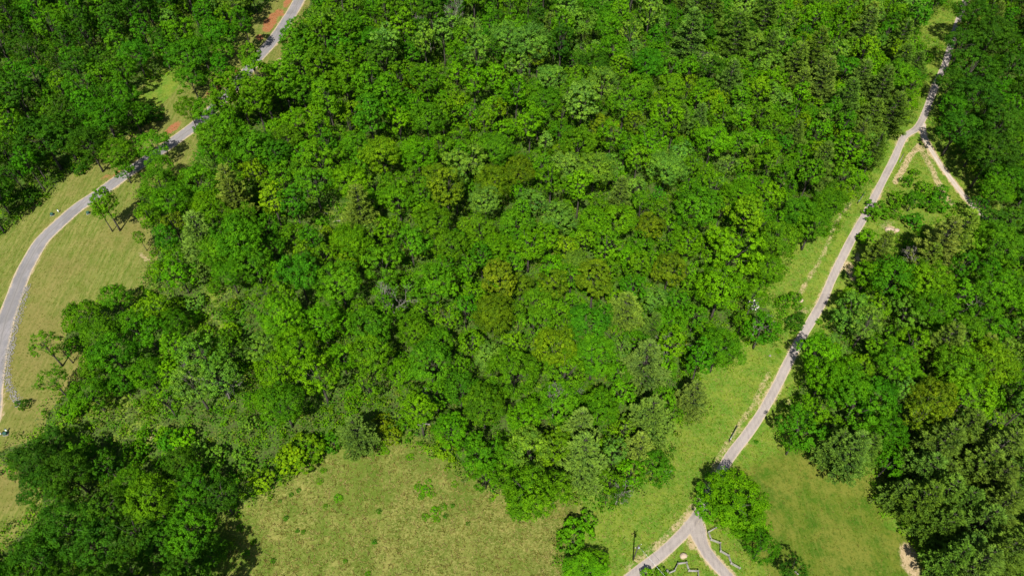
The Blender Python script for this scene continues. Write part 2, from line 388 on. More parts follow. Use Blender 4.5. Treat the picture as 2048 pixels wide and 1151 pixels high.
# ------------------------------------------------------------------ foliage builders (numpy)
def rdirs(rng, n, zmin=-1.0):
    z = rng.uniform(zmin, 1, n); a = rng.uniform(0, 2*math.pi, n); r = np.sqrt(1-z*z)
    return np.stack([r*np.cos(a), r*np.sin(a), z], 1)
def norm(v): return v/np.maximum(np.linalg.norm(v, axis=-1, keepdims=True), 1e-9)
def leaf_quads(rng, P, Nrm, size, asp=.62, along=None):
    n = len(P); r = rng.normal(size=(n, 3)) if along is None else along
    a = norm(r-(r*Nrm).sum(1, keepdims=True)*Nrm); b = np.cross(Nrm, a)
    s = (size*rng.uniform(.65, 1.35, n))[:, None]
    V = np.stack([P-a*s*.5, P-b*s*asp*.5+Nrm*s*.08, P+a*s*.5, P+b*s*asp*.5+Nrm*s*.08], 1).reshape(-1, 3)
    return V, np.arange(4*n).reshape(n, 4)
def puff_leaves(rng, C, R, per, out, size):
    """leaf faces over many little puffs; C centres, R radii, out outward directions"""
    n = len(C); idx = np.repeat(np.arange(n), per); d = rdirs(rng, n*per)
    d = norm(d+.55*out[idx])
    P = C[idx]+d*(R[idx]*rng.uniform(.45, 1.12, n*per))[:, None]*np.array([1, 1, .8])
    nr = norm(d+.35*out[idx]+np.array([0, 0, .25])+.45*rng.normal(size=(n*per, 3)))
    V, Q = leaf_quads(rng, P, nr, size)
    return V, Q, idx
def broadleaf(seed, R, H, az, lobes=17, puffs=16, per=34, size=.35, gap=0.0, trunk_r=.28, low=-.5):
    rng = np.random.default_rng(seed); c = np.array([0, 0, H-az])
    k = np.arange(lobes)+.5; z = 1-(1-low)*k/lobes; an = k*2.39996+rng.uniform(0, 6)
    d = np.stack([np.sqrt(1-z*z)*np.cos(an), np.sqrt(1-z*z)*np.sin(an), z], 1); d = norm(d+.22*rng.normal(size=d.shape))
    ax = np.array([R, R*rng.uniform(.85, 1.05), az])
    LC = c+d*ax*(.60*rng.uniform(.78, 1.22, lobes))[:, None]
    LR = R*rng.uniform(.27, .44, lobes)
    if gap: keep = rng.random(lobes) > gap; LC, LR, d = LC[keep], LR[keep], d[keep]
    # an inner mass so that the crown is closed
    nl = len(LC); li = np.repeat(np.arange(nl), puffs)
    pd = norm(rdirs(rng, nl*puffs)+.75*d[li])
    PC = LC[li]+pd*(LR[li]*rng.uniform(.6, 1.15, nl*puffs))[:, None]*np.array([1, 1, .85])
    PR = R*rng.uniform(.065, .135, nl*puffs)
    out = norm(.6*pd+.4*norm((PC-c)/ax))
    V, Q, pi_ = puff_leaves(rng, PC, PR, per, out, size)
    lv = np.clip(.5+.2*rng.normal(size=nl)[li][pi_]+.27*rng.normal(size=nl*puffs)[pi_]+.16*rng.normal(size=len(pi_)), 0, 1)
    lv = np.repeat(lv, 4)
    # trunk and limbs
    parts = []; lean = rng.normal(size=2)*.03*H
    def tp(t): return np.array([lean[0]*t*t, lean[1]*t*t, H*t*.82])
    parts.append(tube([tp(t) for t in np.linspace(-.03, 1, 7)], trunk_r*np.array([1.6, 1.05, .9, .75, .55, .35, .12])))
    for j in rng.permutation(nl)[:9]:
        t0 = rng.uniform(.35, .7); p0 = tp(t0); p1 = LC[j]; mid = p0*.45+p1*.55+np.array([0, 0, .06*H])
        parts.append(tube([p0, mid, p1+.5*(p1-mid)], trunk_r*np.array([.42, .26, .06]), 4))
    TV, TQ = cat_mesh(parts)
    return (V, Q, lv), (TV, TQ)
def pine(seed, R, H, tiers=11, per=17, size=.62):
    rng = np.random.default_rng(seed); Ps, Ns, Al, LV = [], [], [], []; parts = []
    parts.append(tube([(0, 0, H*t) for t in (-.02, .1, .3, .6, .98)], [.42, .3, .25, .16, .03]))
    for ti in range(tiers):
        t = (ti+.5)/tiers; z0 = H*(.24+.74*t); br = R*(1-t)**.72*rng.uniform(.85, 1.1)+.35
        nb = max(4, int(8-3*t)); a0 = rng.uniform(0, 6)
        for b_ in range(nb):
            an = a0+b_*2*math.pi/nb+rng.normal()*.22; L = br*rng.uniform(.7, 1.15)
            dirx = np.array([math.cos(an), math.sin(an), 0]); rise = rng.uniform(.05, .3)+.5*t*t
            tip = np.array([0, 0, z0])+dirx*L+np.array([0, 0, rise*L-.1*L*(1-t)])
            parts.append(tube([(0, 0, z0), tuple((np.array([0, 0, z0])*.5+tip*.5)-np.array([0, 0, .04*L])), tuple(tip)], [.07, .05, .02], 4))
            nt_ = max(2, int(L*1.7))
            for s in range(nt_):
                f = .3+.7*(s+1)/nt_
                for side in (-1, 0, 1):
                    sidev = np.array([-dirx[1], dirx[0], 0])*side*(1.1-f*.8)*L*.26
                    c = np.array([0, 0, z0])*(1-f)+tip*f+sidev+rng.normal(size=3)*.1
                    m = per
                    ax_ = norm(dirx+np.array([0, 0, .35])+side*.7*np.array([-dirx[1], dirx[0], 0]))
                    dd = norm(ax_+.36*rng.normal(size=(m, 3)))
                    Ps.append(c+dd*rng.uniform(.05, .55, m)[:, None]); Al.append(dd)
                    Ns.append(norm(np.cross(dd, rng.normal(size=(m, 3)))+np.array([0, 0, .8])))
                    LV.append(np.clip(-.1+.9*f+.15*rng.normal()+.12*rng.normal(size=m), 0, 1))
    P, Nn, Al, LV = map(np.concatenate, (Ps, Ns, Al, LV))
    Nn = norm(Nn-(Nn*Al).sum(1, keepdims=True)*Al)
    V, Q = leaf_quads(rng, P, Nn, size, .24, Al)
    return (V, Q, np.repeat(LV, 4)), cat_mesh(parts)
def bare(seed, H, R, depth=5):
    rng = np.random.default_rng(seed); parts = []
    def grow(p, d, L, r, k):
        q = p+d*L; m = (p+q)/2+rng.normal(size=3)*.05*L
        parts.append(tube([p, m, q], [r, r*.8, r*.62], 4 if k < depth else 6))
        if k == 0: return
        for _ in range(3 if k > 1 else 2):
            nd = norm(d+rng.normal(size=3)*.55*np.array([R, R, .6])+np.array([0, 0, .12])); grow(q, nd, L*rng.uniform(.6, .82), r*.6, k-1)
    grow(np.array([0, 0, -.2]), np.array([0, 0, 1.]), H*.34, .22, depth); return cat_mesh(parts)

# prototypes: kind -> list of dicts(crown, trunk, R, H, hc)
PROTO = {}
def proto(kind, fn, R, H, hc, lod=None, pine_=False):
    (V, Q, lv), (TV, TQ) = fn
    d = dict(R=R, H=H, hc=hc, raw=(V, Q, lv), rawt=(TV, TQ))
    d['crown'] = mesh_np(kind+'_crown', V, Q, M_PINE if pine_ else M_LEAF, attrs={'lv': lv})
    d['trunk'] = mesh_np(kind+'_trunk', TV, TQ, M_BARK, smooth=True)
    if lod is not None: d['lod'] = lod[0]
    PROTO.setdefault(kind, []).append(d)
for i in range(11):
    az = (4.6, 5.2, 4.2, 5.6, 4.9, 4.4, 5.8, 5.0, 3.8, 6.2, 4.7)[i]; H = (15, 17, 14, 18, 16, 15, 17.5, 16, 14, 18, 15)[i]
    proto('round', broadleaf(100+i, 6, H, az, lobes=(17, 22, 14, 26, 19, 12, 24, 30, 16, 21, 11)[i], size=(.35, .31, .38, .31, .35, .40, .32, .29, .36, .34, .40)[i]), 6, H, H-az*.75, broadleaf(100+i, 6, H, az, lobes=15, puffs=11, per=21, size=.52))
for i in range(5):
    az = (8, 9, 7.4, 8.6, 7.0)[i]; H = (23, 25, 21, 24, 20)[i]
    proto('tall', broadleaf(200+i, 4.6, H, az, lobes=24, puffs=14, per=30, low=-.6), 4.6, H, H-az*.7, broadleaf(200+i, 4.6, H, az, lobes=20, puffs=10, per=19, size=.5, low=-.6))
for i in range(4):
    az = (3.8, 4.6, 4.0, 5.0)[i]; H = (14, 16, 15, 17)[i]
    proto('loose', broadleaf(300+i, 5, H, az, lobes=20, puffs=11, per=26, size=.32, gap=.3), 5, H, H-az*.75, broadleaf(300+i, 5, H, az, lobes=16, puffs=8, per=14, size=.5, gap=.25))
for i in range(4):
    az = (1.9, 2.3, 1.7, 2.1)[i]; H = (3.4, 4.2, 3.0, 3.8)[i]
    proto('bush', broadleaf(400+i, 2.5, H, az, lobes=12, puffs=10, per=16, size=.32, trunk_r=.09), 2.5, H, H*.55, broadleaf(400+i, 2.5, H, az, lobes=10, puffs=8, per=12, size=.42, trunk_r=.09))
for i in range(4):
    R = (4.6, 4.2, 5.0, 4.4)[i]; H = (17, 19, 16, 18)[i]
    proto('pine', pine(500+i, R, H), R, H, H*.58, None, True)

# base colours (albedo) by look
TINT = {'mid': (.086, .222, .004), 'bright': (.104, .268, .003), 'lime': (.134, .265, .004), 'olive': (.120, .195, .005),
        'pale': (.130, .265, .022), 'dark': (.042, .125, .005), 'deep': (.056, .190, .004), 'pine': (.085, .158, .017), 'bluepine': (.100, .176, .022), 'drypine': (.120, .190, .022)}
WORD = {'mid': 'mid green', 'bright': 'bright green', 'lime': 'yellow green', 'olive': 'olive', 'pale': 'pale green', 'dark': 'dark green', 'deep': 'deep green',
        'pine': 'grey green', 'bluepine': 'bluish green', 'drypine': 'straw green'}

TREES = []      # dict(kind, proto, x,y,z, r(metres), sz (vertical scale), tint, rot, px,py,rp, hand)
def put(px, py, rp, kind='round', tint='mid', pi=None, hs=1.0, hand=True, land=None):
    P = PROTO[kind]; p = P[RNG.integers(len(P)) if pi is None else pi % len(P)]
    h = p['hc']; s = 1.0
    for _ in range(4):
        g = at(px, py, h*s*hs); _, _, dep = project(g[0], g[1], g[2]+h*s*hs); s = rp*dep/F/p['R']*1.02
        if kind != 'bush': s = min(max(s, .35), 2.2)
    zs = s*hs*(1.0 if s < 1 else s**-.35)
    g = at(px, py, h*zs)
    t = dict(kind=kind, p=p, g=g, s=s, zs=zs, r=s*p['R'], tint=tint, rot=RNG.uniform(0, 6.28), px=px, py=py, rp=rp, hand=hand, land=land)
    TREES.append(t); return t
HAND = """
985 355 40 round olive|870 350 36 round olive|985 622 44 round olive|1300 448 32 round olive|1040 335 32 round olive|1040 565 28 round olive|1210 247 27 round olive|1075 108 24 loose olive
1060 80 46 round pale|1150 520 28 round pale|970 395 34 round pale|1115 430 40 round pale|930 318 44 round pale|1130 330 40 round pale|1190 330 40 round pale|1100 150 34 round pale|1165 190 36 tall pale|1010 70 36 round pale|850 150 30 tall mid|1230 90 36 round mid|1310 595 30 round pale|1240 690 26 loose pale
1470 492 62 round bright|1445 570 52 round bright|1400 410 48 round mid|1440 690 46 round mid|1525 655 36 round deep|1310 930 38 round deep|1340 640 34 round mid|1560 470 40 round mid|1630 440 38 round mid|1660 400 34 round mid|1600 420 34 round deep|1540 530 34 round mid|1510 590 28 loose mid
603 904 44 bush lime|625 893 32 bush lime|580 915 32 bush lime|526 960 27 bush lime
1472 1000 66 round bright .6|1440 975 44 round bright .6|1500 1035 46 round bright .6|1425 1015 34 round bright .6|1527 1088 34 round deep|1590 1140 30 round dark|1150 1060 34 bush bright|1140 1080 28 bush mid|1172 1042 22 bush bright|1165 1143 46 round bright .4|1190 1120 30 round bright .4|1293 1147 15 bush bright|1322 1145 13 bush mid
1605 850 44 round deep|1640 700 44 round bright|1655 745 42 round bright|1625 815 30 round bright|1720 800 58 round deep|1700 760 46 round bright|1775 860 42 round deep|1760 790 46 round deep|1660 850 30 round mid|1590 880 26 loose deep|1800 720 42 round mid|1870 790 46 round olive|1850 830 40 loose olive|1950 780 56 round lime|1990 720 50 round lime|1930 660 46 round mid|1710 610 38 round pale|1740 640 36 loose pale|1700 640 30 round pale|1790 550 50 round deep|1740 545 34 round bright|1820 620 38 round pale|1860 560 50 round mid|1870 610 42 round mid|1920 730 50 round mid|1830 680 40 loose mid|1770 690 38 round mid
1758 417 25 bush mid|1737 476 25 bush bright|1745 425 18 bush mid|1830 395 20 round deep|1856 402 24 bush deep|1880 400 26 bush deep|1850 375 18 bush mid|1800 398 22 bush mid|1828 440 22 bush deep|1815 360 14 bush mid|1830 345 12 bush mid|1790 420 16 bush mid|1885 380 14 bush deep|1591 643 18 bush dark|1585 655 14 bush dark|1600 632 12 bush dark|1570 600 15 bush mid|1590 592 14 bush mid|1595 612 10 bush mid
232 298 36 round mid .8|245 335 22 round mid|302 285 38 round mid .7|315 325 26 round mid|312 360 36 round mid|340 395 38 round mid|395 355 40 round mid|80 270 52 round dark|115 255 42 round dark|60 310 34 round dark|170 280 36 round dark|205 225 46 round deep|262 222 36 round deep .8|235 185 36 round deep|300 225 26 bush dark|155 165 34 loose deep|375 105 46 round deep|378 150 30 round deep|430 60 36 round deep|445 100 24 round deep|480 30 22 tall deep|400 90 30 round deep|440 125 20 tall deep
375 212 26 round mid|420 215 36 round mid|425 262 42 round mid|455 245 30 tall mid|440 178 30 tall mid|468 158 32 tall mid|498 104 22 tall mid|515 140 34 tall mid|505 185 34 tall mid|588 62 32 tall mid|590 110 30 tall mid|562 148 34 tall mid|610 80 28 tall mid|640 120 34 tall mid|600 170 34 round mid|650 180 30 tall mid|690 150 32 tall mid|735 150 34 tall mid|770 170 30 tall mid|735 215 32 tall deep|690 110 28 tall mid|640 40 28 tall mid|690 50 28 tall mid|420 300 30 round deep|500 285 46 round deep|545 300 34 round deep|470 290 30 round mid|640 310 44 round mid|575 270 30 round mid|790 210 30 round deep
430 490 44 round mid|470 470 50 round mid|505 520 46 round mid|455 540 34 round mid|480 440 38 round mid|540 490 30 round deep
203 398 26 tall mid|196 415 16 tall mid|292 425 24 tall mid|330 465 24 tall deep|276 470 9 tall mid|225 590 32 round mid|160 630 40 round mid|195 660 36 round mid|220 700 46 round deep|260 640 30 round mid|290 660 38 round deep|345 640 28 round deep|85 685 30 loose mid|125 700 18 loose deep|100 755 30 loose mid|180 730 24 round mid|240 760 30 round deep|290 740 34 round mid
400 700 50 loose pale|430 745 48 loose pale|380 760 44 loose pale|550 740 48 round bright|560 800 46 round mid|590 690 44 round bright|740 650 50 round mid|740 700 48 round mid|1110 690 46 round lime|1070 640 40 loose mid|1130 740 48 loose mid|870 560 50 round mid|820 480 40 round mid|700 480 44 round bright|760 520 44 round mid|640 640 44 round bright|1200 810 40 round mid|1120 800 46 round mid|1060 890 48 round pale|1110 890 46 round lime|1150 860 40 loose pale|1060 980 56 round mid|1040 1000 36 loose mid|1110 970 40 loose mid|960 900 46 round mid|900 850 36 round bright|890 900 26 bush lime|1220 960 30 loose mid|1240 985 24 loose dark|1215 990 18 loose dark|1020 910 34 round mid|970 950 30 round mid
290 990 50 round mid|260 960 36 round mid|392 958 42 round deep|370 1000 36 round deep|376 1060 54 round deep|320 1080 50 round dark|408 1100 36 round dark|200 1010 50 loose dark|130 1050 60 round dark|80 970 44 round dark|60 920 44 round dark|130 940 50 round dark|100 880 36 round dark|190 1080 50 round dark|260 1060 44 loose dark|60 1110 50 round dark|250 1130 46 round dark|375 1130 44 round dark
700 855 22 bush mid|785 870 20 bush olive|765 845 22 bush olive|810 850 20 bush mid|340 880 26 bush deep|330 870 24 bush bright|365 880 30 bush bright|480 905 20 bush pale|490 930 22 bush pale|430 910 26 bush pale|460 960 20 bush deep|35 805 7 bush deep|50 806 11 bush dark|42 815 7 bush mid
1960 180 50 round dark|1920 250 46 round dark|1912 205 28 round deep|1955 290 34 round dark .8|1990 300 50 round dark|1998 375 34 round mid .8|2010 350 40 round deep|1950 130 44 round dark|1930 80 34 round dark|1990 60 44 round dark|1950 20 40 round dark|1902 238 18 round deep .7|1905 160 30 round dark|2000 480 50 round mid|1972 478 36 round mid .75|1916 462 24 round mid|2000 570 46 round mid|1990 640 46 round mid|2010 240 40 round dark
"""
PINES = """
720 418 36 drypine|1250 620 36 bluepine|1308 652 28 pine|1292 725 46 bluepine|1385 795 34 bluepine|1300 835 48 bluepine|1165 915 52 drypine|1160 860 40 drypine|1278 900 36 drypine|712 868 38 bluepine|405 478 46 drypine|465 382 34 drypine|470 400 28 drypine
1380 72 36|1470 75 38|1530 30 34|1630 105 32|1645 160 34|1720 160 30|1460 160 30|1600 175 30|1690 205 34|1740 235 32|1785 225 36|1760 180 30|1730 60 30|1800 80 28|1590 130 34|1420 20 34|1390 25 30|1720 270 24|1640 330 30|1750 300 24|1100 60 20|1800 130 28|1240 390 24
1700 905 42|1670 895 32|1730 900 30|1880 890 46|1850 940 44|1845 1000 40|1885 990 46|1885 1050 44|1925 1100 42|1960 1050 50|2000 1010 46|2010 1100 50|1950 1130 46|1960 930 40|1995 900 44|1925 860 40|2035 950 44|1800 985 28|1868 1045 32|1920 1010 44|1905 1120 36
1880 490 42 drypine|1915 470 38 drypine|1855 520 34 drypine|1885 690 38 drypine|1910 715 32 drypine|1760 500 26 drypine|1960 700 30 drypine|1930 900 34|2030 880 34|1990 960 36
"""
for row in HAND.replace('\n', '|').split('|'):
    if not row.strip(): continue
    a = row.split(); put(float(a[0]), float(a[1]), float(a[2]), a[3], a[4], hs=float(a[5]) if len(a) > 5 else 1.0)  # dark tints near the outer corners also carry light falloff
for row in PINES.replace('\n', '|').split('|'):
    if not row.strip(): continue
    a = row.split(); put(float(a[0]), float(a[1]), float(a[2]), 'pine', a[3] if len(a) > 3 else 'pine')

# fill the wood between the traced crowns
def in_clear(pts):
    P = np.array(pts, float); r = np.zeros(len(P), bool)
    for c in CLEAR: r |= inside(P, c)
    return r
BRUSH = [(90,830),(250,740),(330,800),(480,780),(640,840),(680,900),(560,950),(450,960),(330,900),(240,930),(110,870)]
BRUSH2 = [(300,520),(400,560),(520,560),(520,660),(400,660),(320,620)]
BRUSH3 = [(610,400),(700,400),(700,460),(620,470)]
def fill(n, rmin, rmax, gapk, kinds):
    xy = np.array([t['g'][:2] for t in TREES]); rr = np.array([t['r'] for t in TREES]); xy = list(map(tuple, xy)); rr = list(rr)
    XY = np.zeros((4000, 2)); RR = np.zeros(4000); m = len(xy); XY[:m] = xy; RR[:m] = rr
    for _ in range(n):
        # uniform in the ground plane
        gx_ = RNG.uniform(-260, 270); gy_ = RNG.uniform(28, 345); z = terr(gx_, gy_)
        px, py, dep = project(gx_, gy_, z+10)
        if not (-170 < px < 2220 and -130 < py < 1290): continue
        r = RNG.uniform(rmin, rmax)
        brush = inside(np.array([[px, py]]), BRUSH)[0] or inside(np.array([[px, py]]), BRUSH2)[0] or inside(np.array([[px, py]]), BRUSH3)[0]
        if brush and r > 2.9: continue
        if px < 300 and py < 420: kk = [('round', .5), ('tall', .4), ('loose', .1)]
        elif px < 1000 and py < 230: kk = [('tall', .65), ('round', .3), ('loose', .05)]
        elif px > 1340 and py < 330: kk = [('pine', .10), ('tall', .15), ('round', .75)]
        elif px > 1740 and py > 860: kk = [('pine', .4), ('round', .6)]
        else: kk = kinds
        if r < 3.0: kk = [('bush', 1.0)]
        q = RNG.random(); k = kk[-1][0]
        for a, b in kk:
            if q < b: k = a; break
            q -= b
        if k == 'tall': r *= .8
        if k == 'pine': r = min(r, 5.2)*.85
        d = np.hypot(XY[:m, 0]-gx_, XY[:m, 1]-gy_)
        if (d < gapk*(RR[:m]+r)).any(): continue
        P = PROTO[k]; p = P[RNG.integers(len(P))]; s = r/p['R']; zs = s*(1 if s < 1 else s**-.4)*RNG.uniform(.88, 1.12)
        zs = max(zs, .62*RNG.uniform(.9, 1.1)) if k != 'bush' else zs*1.1
        z = terr(gx_, gy_); cx, cy, dep = project(gx_, gy_, z+p['hc']*zs); rp = r*F/dep
        ring = [(cx+f*rp*math.cos(a), cy+f*rp*math.sin(a)) for a in np.linspace(0, 6.28, 9)[:-1] for f in (.55, .9)]+[(cx, cy), project(gx_, gy_, z)[:2]]
        if in_clear(ring).any(): continue
        # colour by place: mixed stands; light falloff at the frame corners is put into dark tints
        if k == 'pine': tint = RNG.choice(['pine', 'pine', 'drypine'])
        elif cx < 330 and cy < 480: tint = RNG.choice(['dark', 'dark', 'deep', 'mid'])
        elif cy > 900 and cx < 480: tint = RNG.choice(['dark', 'dark', 'deep', 'mid'])
        elif cx > 1860 and cy < 420: tint = RNG.choice(['dark', 'deep', 'dark', 'mid'])
        elif cx > 1560: tint = RNG.choice(['mid', 'bright', 'pale', 'lime', 'deep', 'mid'])
        elif cy < 130: tint = RNG.choice(['deep', 'mid', 'dark', 'mid', 'pale'])
        elif brush: tint = RNG.choice(['lime', 'bright', 'mid', 'pale', 'lime'])
        else: tint = RNG.choice(['mid', 'mid', 'bright', 'bright', 'lime', 'deep', 'pale', 'mid', 'bright', 'olive'], p=[.19,.16,.15,.12,.10,.10,.07,.05,.035,.025])
        TREES.append(dict(kind=k, p=p, g=np.array([gx_, gy_, z]), s=s, zs=zs, r=r, tint=str(tint), rot=RNG.uniform(0, 6.28), px=cx, py=cy, rp=rp, hand=False, land=None))
        XY[m] = (gx_, gy_); RR[m] = r; m += 1
KK = [('round', .68), ('tall', .14), ('loose', .18)]
fill(5000, 4.8, 6.8, .80, KK)
fill(16000, 3.6, 5.0, .71, KK)
fill(18000, 3.0, 4.0, .68, KK)
fill(12000, 1.8, 2.95, .66, KK)

# scattered little shrubs out in the open meadow
SHRUBS = [(582,988,5),(597,979,5),(571,1035,6),(606,1062,5),(594,1060,5),(545,1120,6),(491,1103,9),(505,1082,7),(638,960,8),(645,938,7),(819,910,9),(768,898,10),(908,965,8),(748,1082,6),(757,1021,6),(675,992,10),(650,1010,7),(560,1000,4),(478,1052,9),
          (735,1145,7),(905,1010,5),(690,1120,5),(935,1045,5),(850,975,13),(835,970,10),(862,985,9),(842,990,8),(868,1018,12),(850,1030,9),(885,1012,9),(872,1035,8),(856,960,7),(890,1030,6),(358,178,8),(1575,812,6),(1562,830,5),(1513,882,5),(1640,640,8),(1645,660,7),(1558,700,7)]
for a in SHRUBS:
    put(a[0], a[1], a[2], 'bush', 'deep' if a[2] < 7 else ('mid' if a[2] < 10 else 'bright'), land='meadow'); TREES[-1]['zs'] *= (.6 if a[2] < 7 else .3)

for t in TREES:                                 # lower growth beside the open roads
    g2 = t['g'][:2][None]
    if t['kind'] != 'bush' and not t['hand']:
        d1 = seg_dist(g2, LN)[0]; d2 = seg_dist(g2, RE)[0]
        if d1 < 16: t['zs'] *= .62
        elif d2 < 9: t['zs'] *= .78
# ------------------------------------------------------------------ link the trees
def vis(t): return -30 < t['px'] < 2078 and -30 < t['py'] < 1180
ONES = 'zero one two three four five six seven eight nine ten eleven twelve thirteen fourteen fifteen sixteen seventeen eighteen nineteen'.split()
TENS = 'x x twenty thirty forty fifty sixty seventy eighty ninety'.split()
def words(k):
    k = max(0, min(99, int(k))); return ONES[k] if k < 20 else TENS[k//10]+('-'+ONES[k % 10] if k % 10 else '')
def where(t):
    return '%s percent across, %s down' % (words(round(t['px']/20.48)), words(round(t['py']/11.51)))
def landmark(t):
    g = t['g'][:2][None]; dw = seg_dist(g, RW)[0]; de = seg_dist(g, RE)[0]; dl = seg_dist(g, LN)[0]; ds = seg_dist(g, LS)[0]
    if dl < 8: return 'by the upper gravel lane'
    if ds < 12: return 'by the lower lane fork'
    if dw < 12: return 'by the curved western road'
    if de < 14: return 'by the straight eastern road'
    P = np.array([[t['px'], t['py']+t['rp']]])
    for poly, w_ in ((MEADOW, 'at the tan meadow edge'), (PADDOCK, 'at the olive paddock edge'), (LAWN, 'at the mown lawn edge')):
        if abs(sdf(P, poly)[0]) < 22: return w_
    return 'in the western wood' if t['px'] < 330 else ('in the eastern wood' if t['g'][0] > np.interp(t['g'][1], RE[:, 1], RE[:, 0]) else 'in the central wood')
KN = {'round': ('broadleaf_tree', 'round-crowned tree', 'tree'), 'tall': ('broadleaf_tree', 'tall narrow tree', 'tree'), 'loose': ('broadleaf_tree', 'open-crowned tree', 'tree'),
      'bush': ('leafy_shrub', 'low leafy shrub', 'shrub'), 'pine': ('pine_tree', 'layered pine tree', 'pine')}
broad = sorted([t for t in TREES if t['kind'] in ('round', 'tall', 'loose') and vis(t)], key=lambda t: -(t['rp']+(14 if t['hand'] else 0)))
pines = sorted([t for t in TREES if t['kind'] == 'pine' and vis(t)], key=lambda t: -t['rp'])
bushes = sorted([t for t in TREES if t['kind'] == 'bush' and vis(t)], key=lambda t: -(t['rp']+(50 if t['hand'] else 0)))
single = broad[:300]+pines[:300]+bushes[:300]
sid = set(id(t) for t in single); rest = [t for t in TREES if id(t) not in sid]
print('TREES broad %d pines %d bushes %d rest %d' % (len(broad), len(pines), len(bushes), len(rest)))
GRP = {'broadleaf_tree': 'broadleaf trees of the wood', 'pine_tree': 'pines among the broadleaf trees', 'leafy_shrub': 'shrubs along the edges and clearings'}
used = {}
for t in single:
    nm, desc, cat = KN[t['kind']]
    o = empty(nm, t['g'], t['rot']); o.scale = (t['s'], t['s'], t['zs'])
    lab = '%s %s %s, %s' % (WORD[t['tint']].replace(' tinged', ''), desc if t['land'] is None else 'meadow shrub', landmark(t) if t['land'] is None else 'in open grass', where(t))
    k = 0
    for adj in ('larger', 'smaller', 'fuller', 'thinner', 'slighter', 'broader', 'taller'):
        if lab not in used: break
        lab = adj+' '+lab
    used[lab] = 1
    tag(o, lab, cat, GRP[nm])
    tr = link('trunk', t['p']['trunk'], o)
    cr = link('crown', t['p']['crown'], o)
    c = np.array(TINT[t['tint']])*RNG.uniform(.86, 1.14)*np.array([RNG.uniform(.86, 1.16), 1, RNG.uniform(.8, 1.3)]); cr.color = (*c, 1)

VV, QQ, LVs, TT, off = [], [], [], [], 0; WV, WQ, woff = [], [], 0
for t in rest:
    V, Q, lv = t['p'].get('lod', t['p']['raw']); c, s = math.cos(t['rot']), math.sin(t['rot'])
    if t['kind'] == 'pine': V, Q, lv = V[:len(V)//4*4], Q, lv
    P = np.stack([(V[:,0]*c-V[:,1]*s)*t['s']+t['g'][0], (V[:,0]*s+V[:,1]*c)*t['s']+t['g'][1], V[:,2]*t['zs']+t['g'][2]], 1)
    VV.append(P); QQ.append(Q+off); off += len(P); LVs.append(lv)
    col = np.array(TINT[t['tint']])*RNG.uniform(.86, 1.14)*np.array([RNG.uniform(.86, 1.16), 1, RNG.uniform(.8, 1.3)])
    TT.append(np.broadcast_to(col, (len(P), 3)))
    TV, TQ = t['p']['rawt']
    P = np.stack([(TV[:,0]*c-TV[:,1]*s)*t['s']+t['g'][0], (TV[:,0]*s+TV[:,1]*c)*t['s']+t['g'][1], TV[:,2]*t['zs']+t['g'][2]], 1)
    WV.append(P); WQ.append(TQ+woff); woff += len(P)
nl, nw = sum(map(len, QQ)), sum(map(len, WQ))
V = np.concatenate(VV+WV); Q = np.concatenate(QQ+[q+off for q in WQ])
o = link('forest', mesh_np('forest', V, Q, [M_LEAFS, M_BARK], attrs={'lv': np.concatenate(LVs+[np.zeros(woff)])}, colors={'tint': np.concatenate(TT+[np.zeros((woff, 3))])}, matidx=np.r_[np.zeros(nl), np.ones(nw)]))
tag(o, 'smaller and farther green trees filling the wood between the larger crowns', 'forest', kind='stuff')
print('mass faces', nl+nw)

# ------------------------------------------------------------------ undergrowth and grass
def scatter_px(n, test, h=0.0):
    gx_ = RNG.uniform(-230, 240, n); gy_ = RNG.uniform(30, 330, n); z = terr(gx_, gy_); px, py, dep = project(gx_, gy_, z)
    k = (px > -120) & (px < 2170) & (py > -90) & (py < 1240); gx_, gy_, z, px, py = gx_[k], gy_[k], z[k], px[k], py[k]
    P = np.stack([px, py], 1); k = test(P, gx_, gy_); return gx_[k], gy_[k], z[k], P[k]
def off_roads(gx_, gy_, m=1.0):
    P = np.stack([gx_, gy_], 1); k = np.ones(len(P), bool)
    for L, hw in ((RW, W_RW), (RE, W_RE), (LN, W_LN), (LS, W_LS)): k &= seg_dist(P, L[::3]) > hw+m
    return k
def mass_test(P, a, b):
    ins = np.zeros(len(P), bool)
    for c in CLEAR: ins |= inside(P, c)
    keep = ~ins
    sdm = np.full(len(P), -1e9)
    for c in CLEAR: sdm = np.maximum(sdm, sdf(P, c))
    rag = 4+5*np.sin(P[:,0]*.11)+4*np.sin(P[:,1]*.09+P[:,0]*.05)
    keep |= ins & (sdm < rag) & (RNG.random(len(P)) < .7) & ~inside(P, LAWN)
    return keep & off_roads(a, b, 2.2)
a, b, z, P = scatter_px(66000, mass_test)
n = len(a); R = RNG.uniform(.45, 1.0, n)**2*1.9+.35
C = np.stack([a, b, z+R*.45], 1)
out = np.tile([0, 0, 1.], (n, 1)); V, Q, idx = puff_leaves(RNG, C, R, 22, out, .46)
pal = np.array([TINT['bright'], TINT['lime'], TINT['mid'], TINT['deep'], TINT['lime'], (.16, .20, .035)])
tint = pal[RNG.integers(len(pal), size=n)]*RNG.uniform(.55, 1.1, (n, 1))
o = link('undergrowth', mesh_np('undergrowth', V, Q, M_LEAFS, attrs={'lv': np.repeat(np.clip(RNG.normal(.5, .25, n)[idx], 0, 1), 4)}, colors={'tint': np.repeat(tint[idx], 4, 0)}))
tag(o, 'low leafy brush covering the forest floor and ragged wood edges', 'undergrowth', kind='stuff')

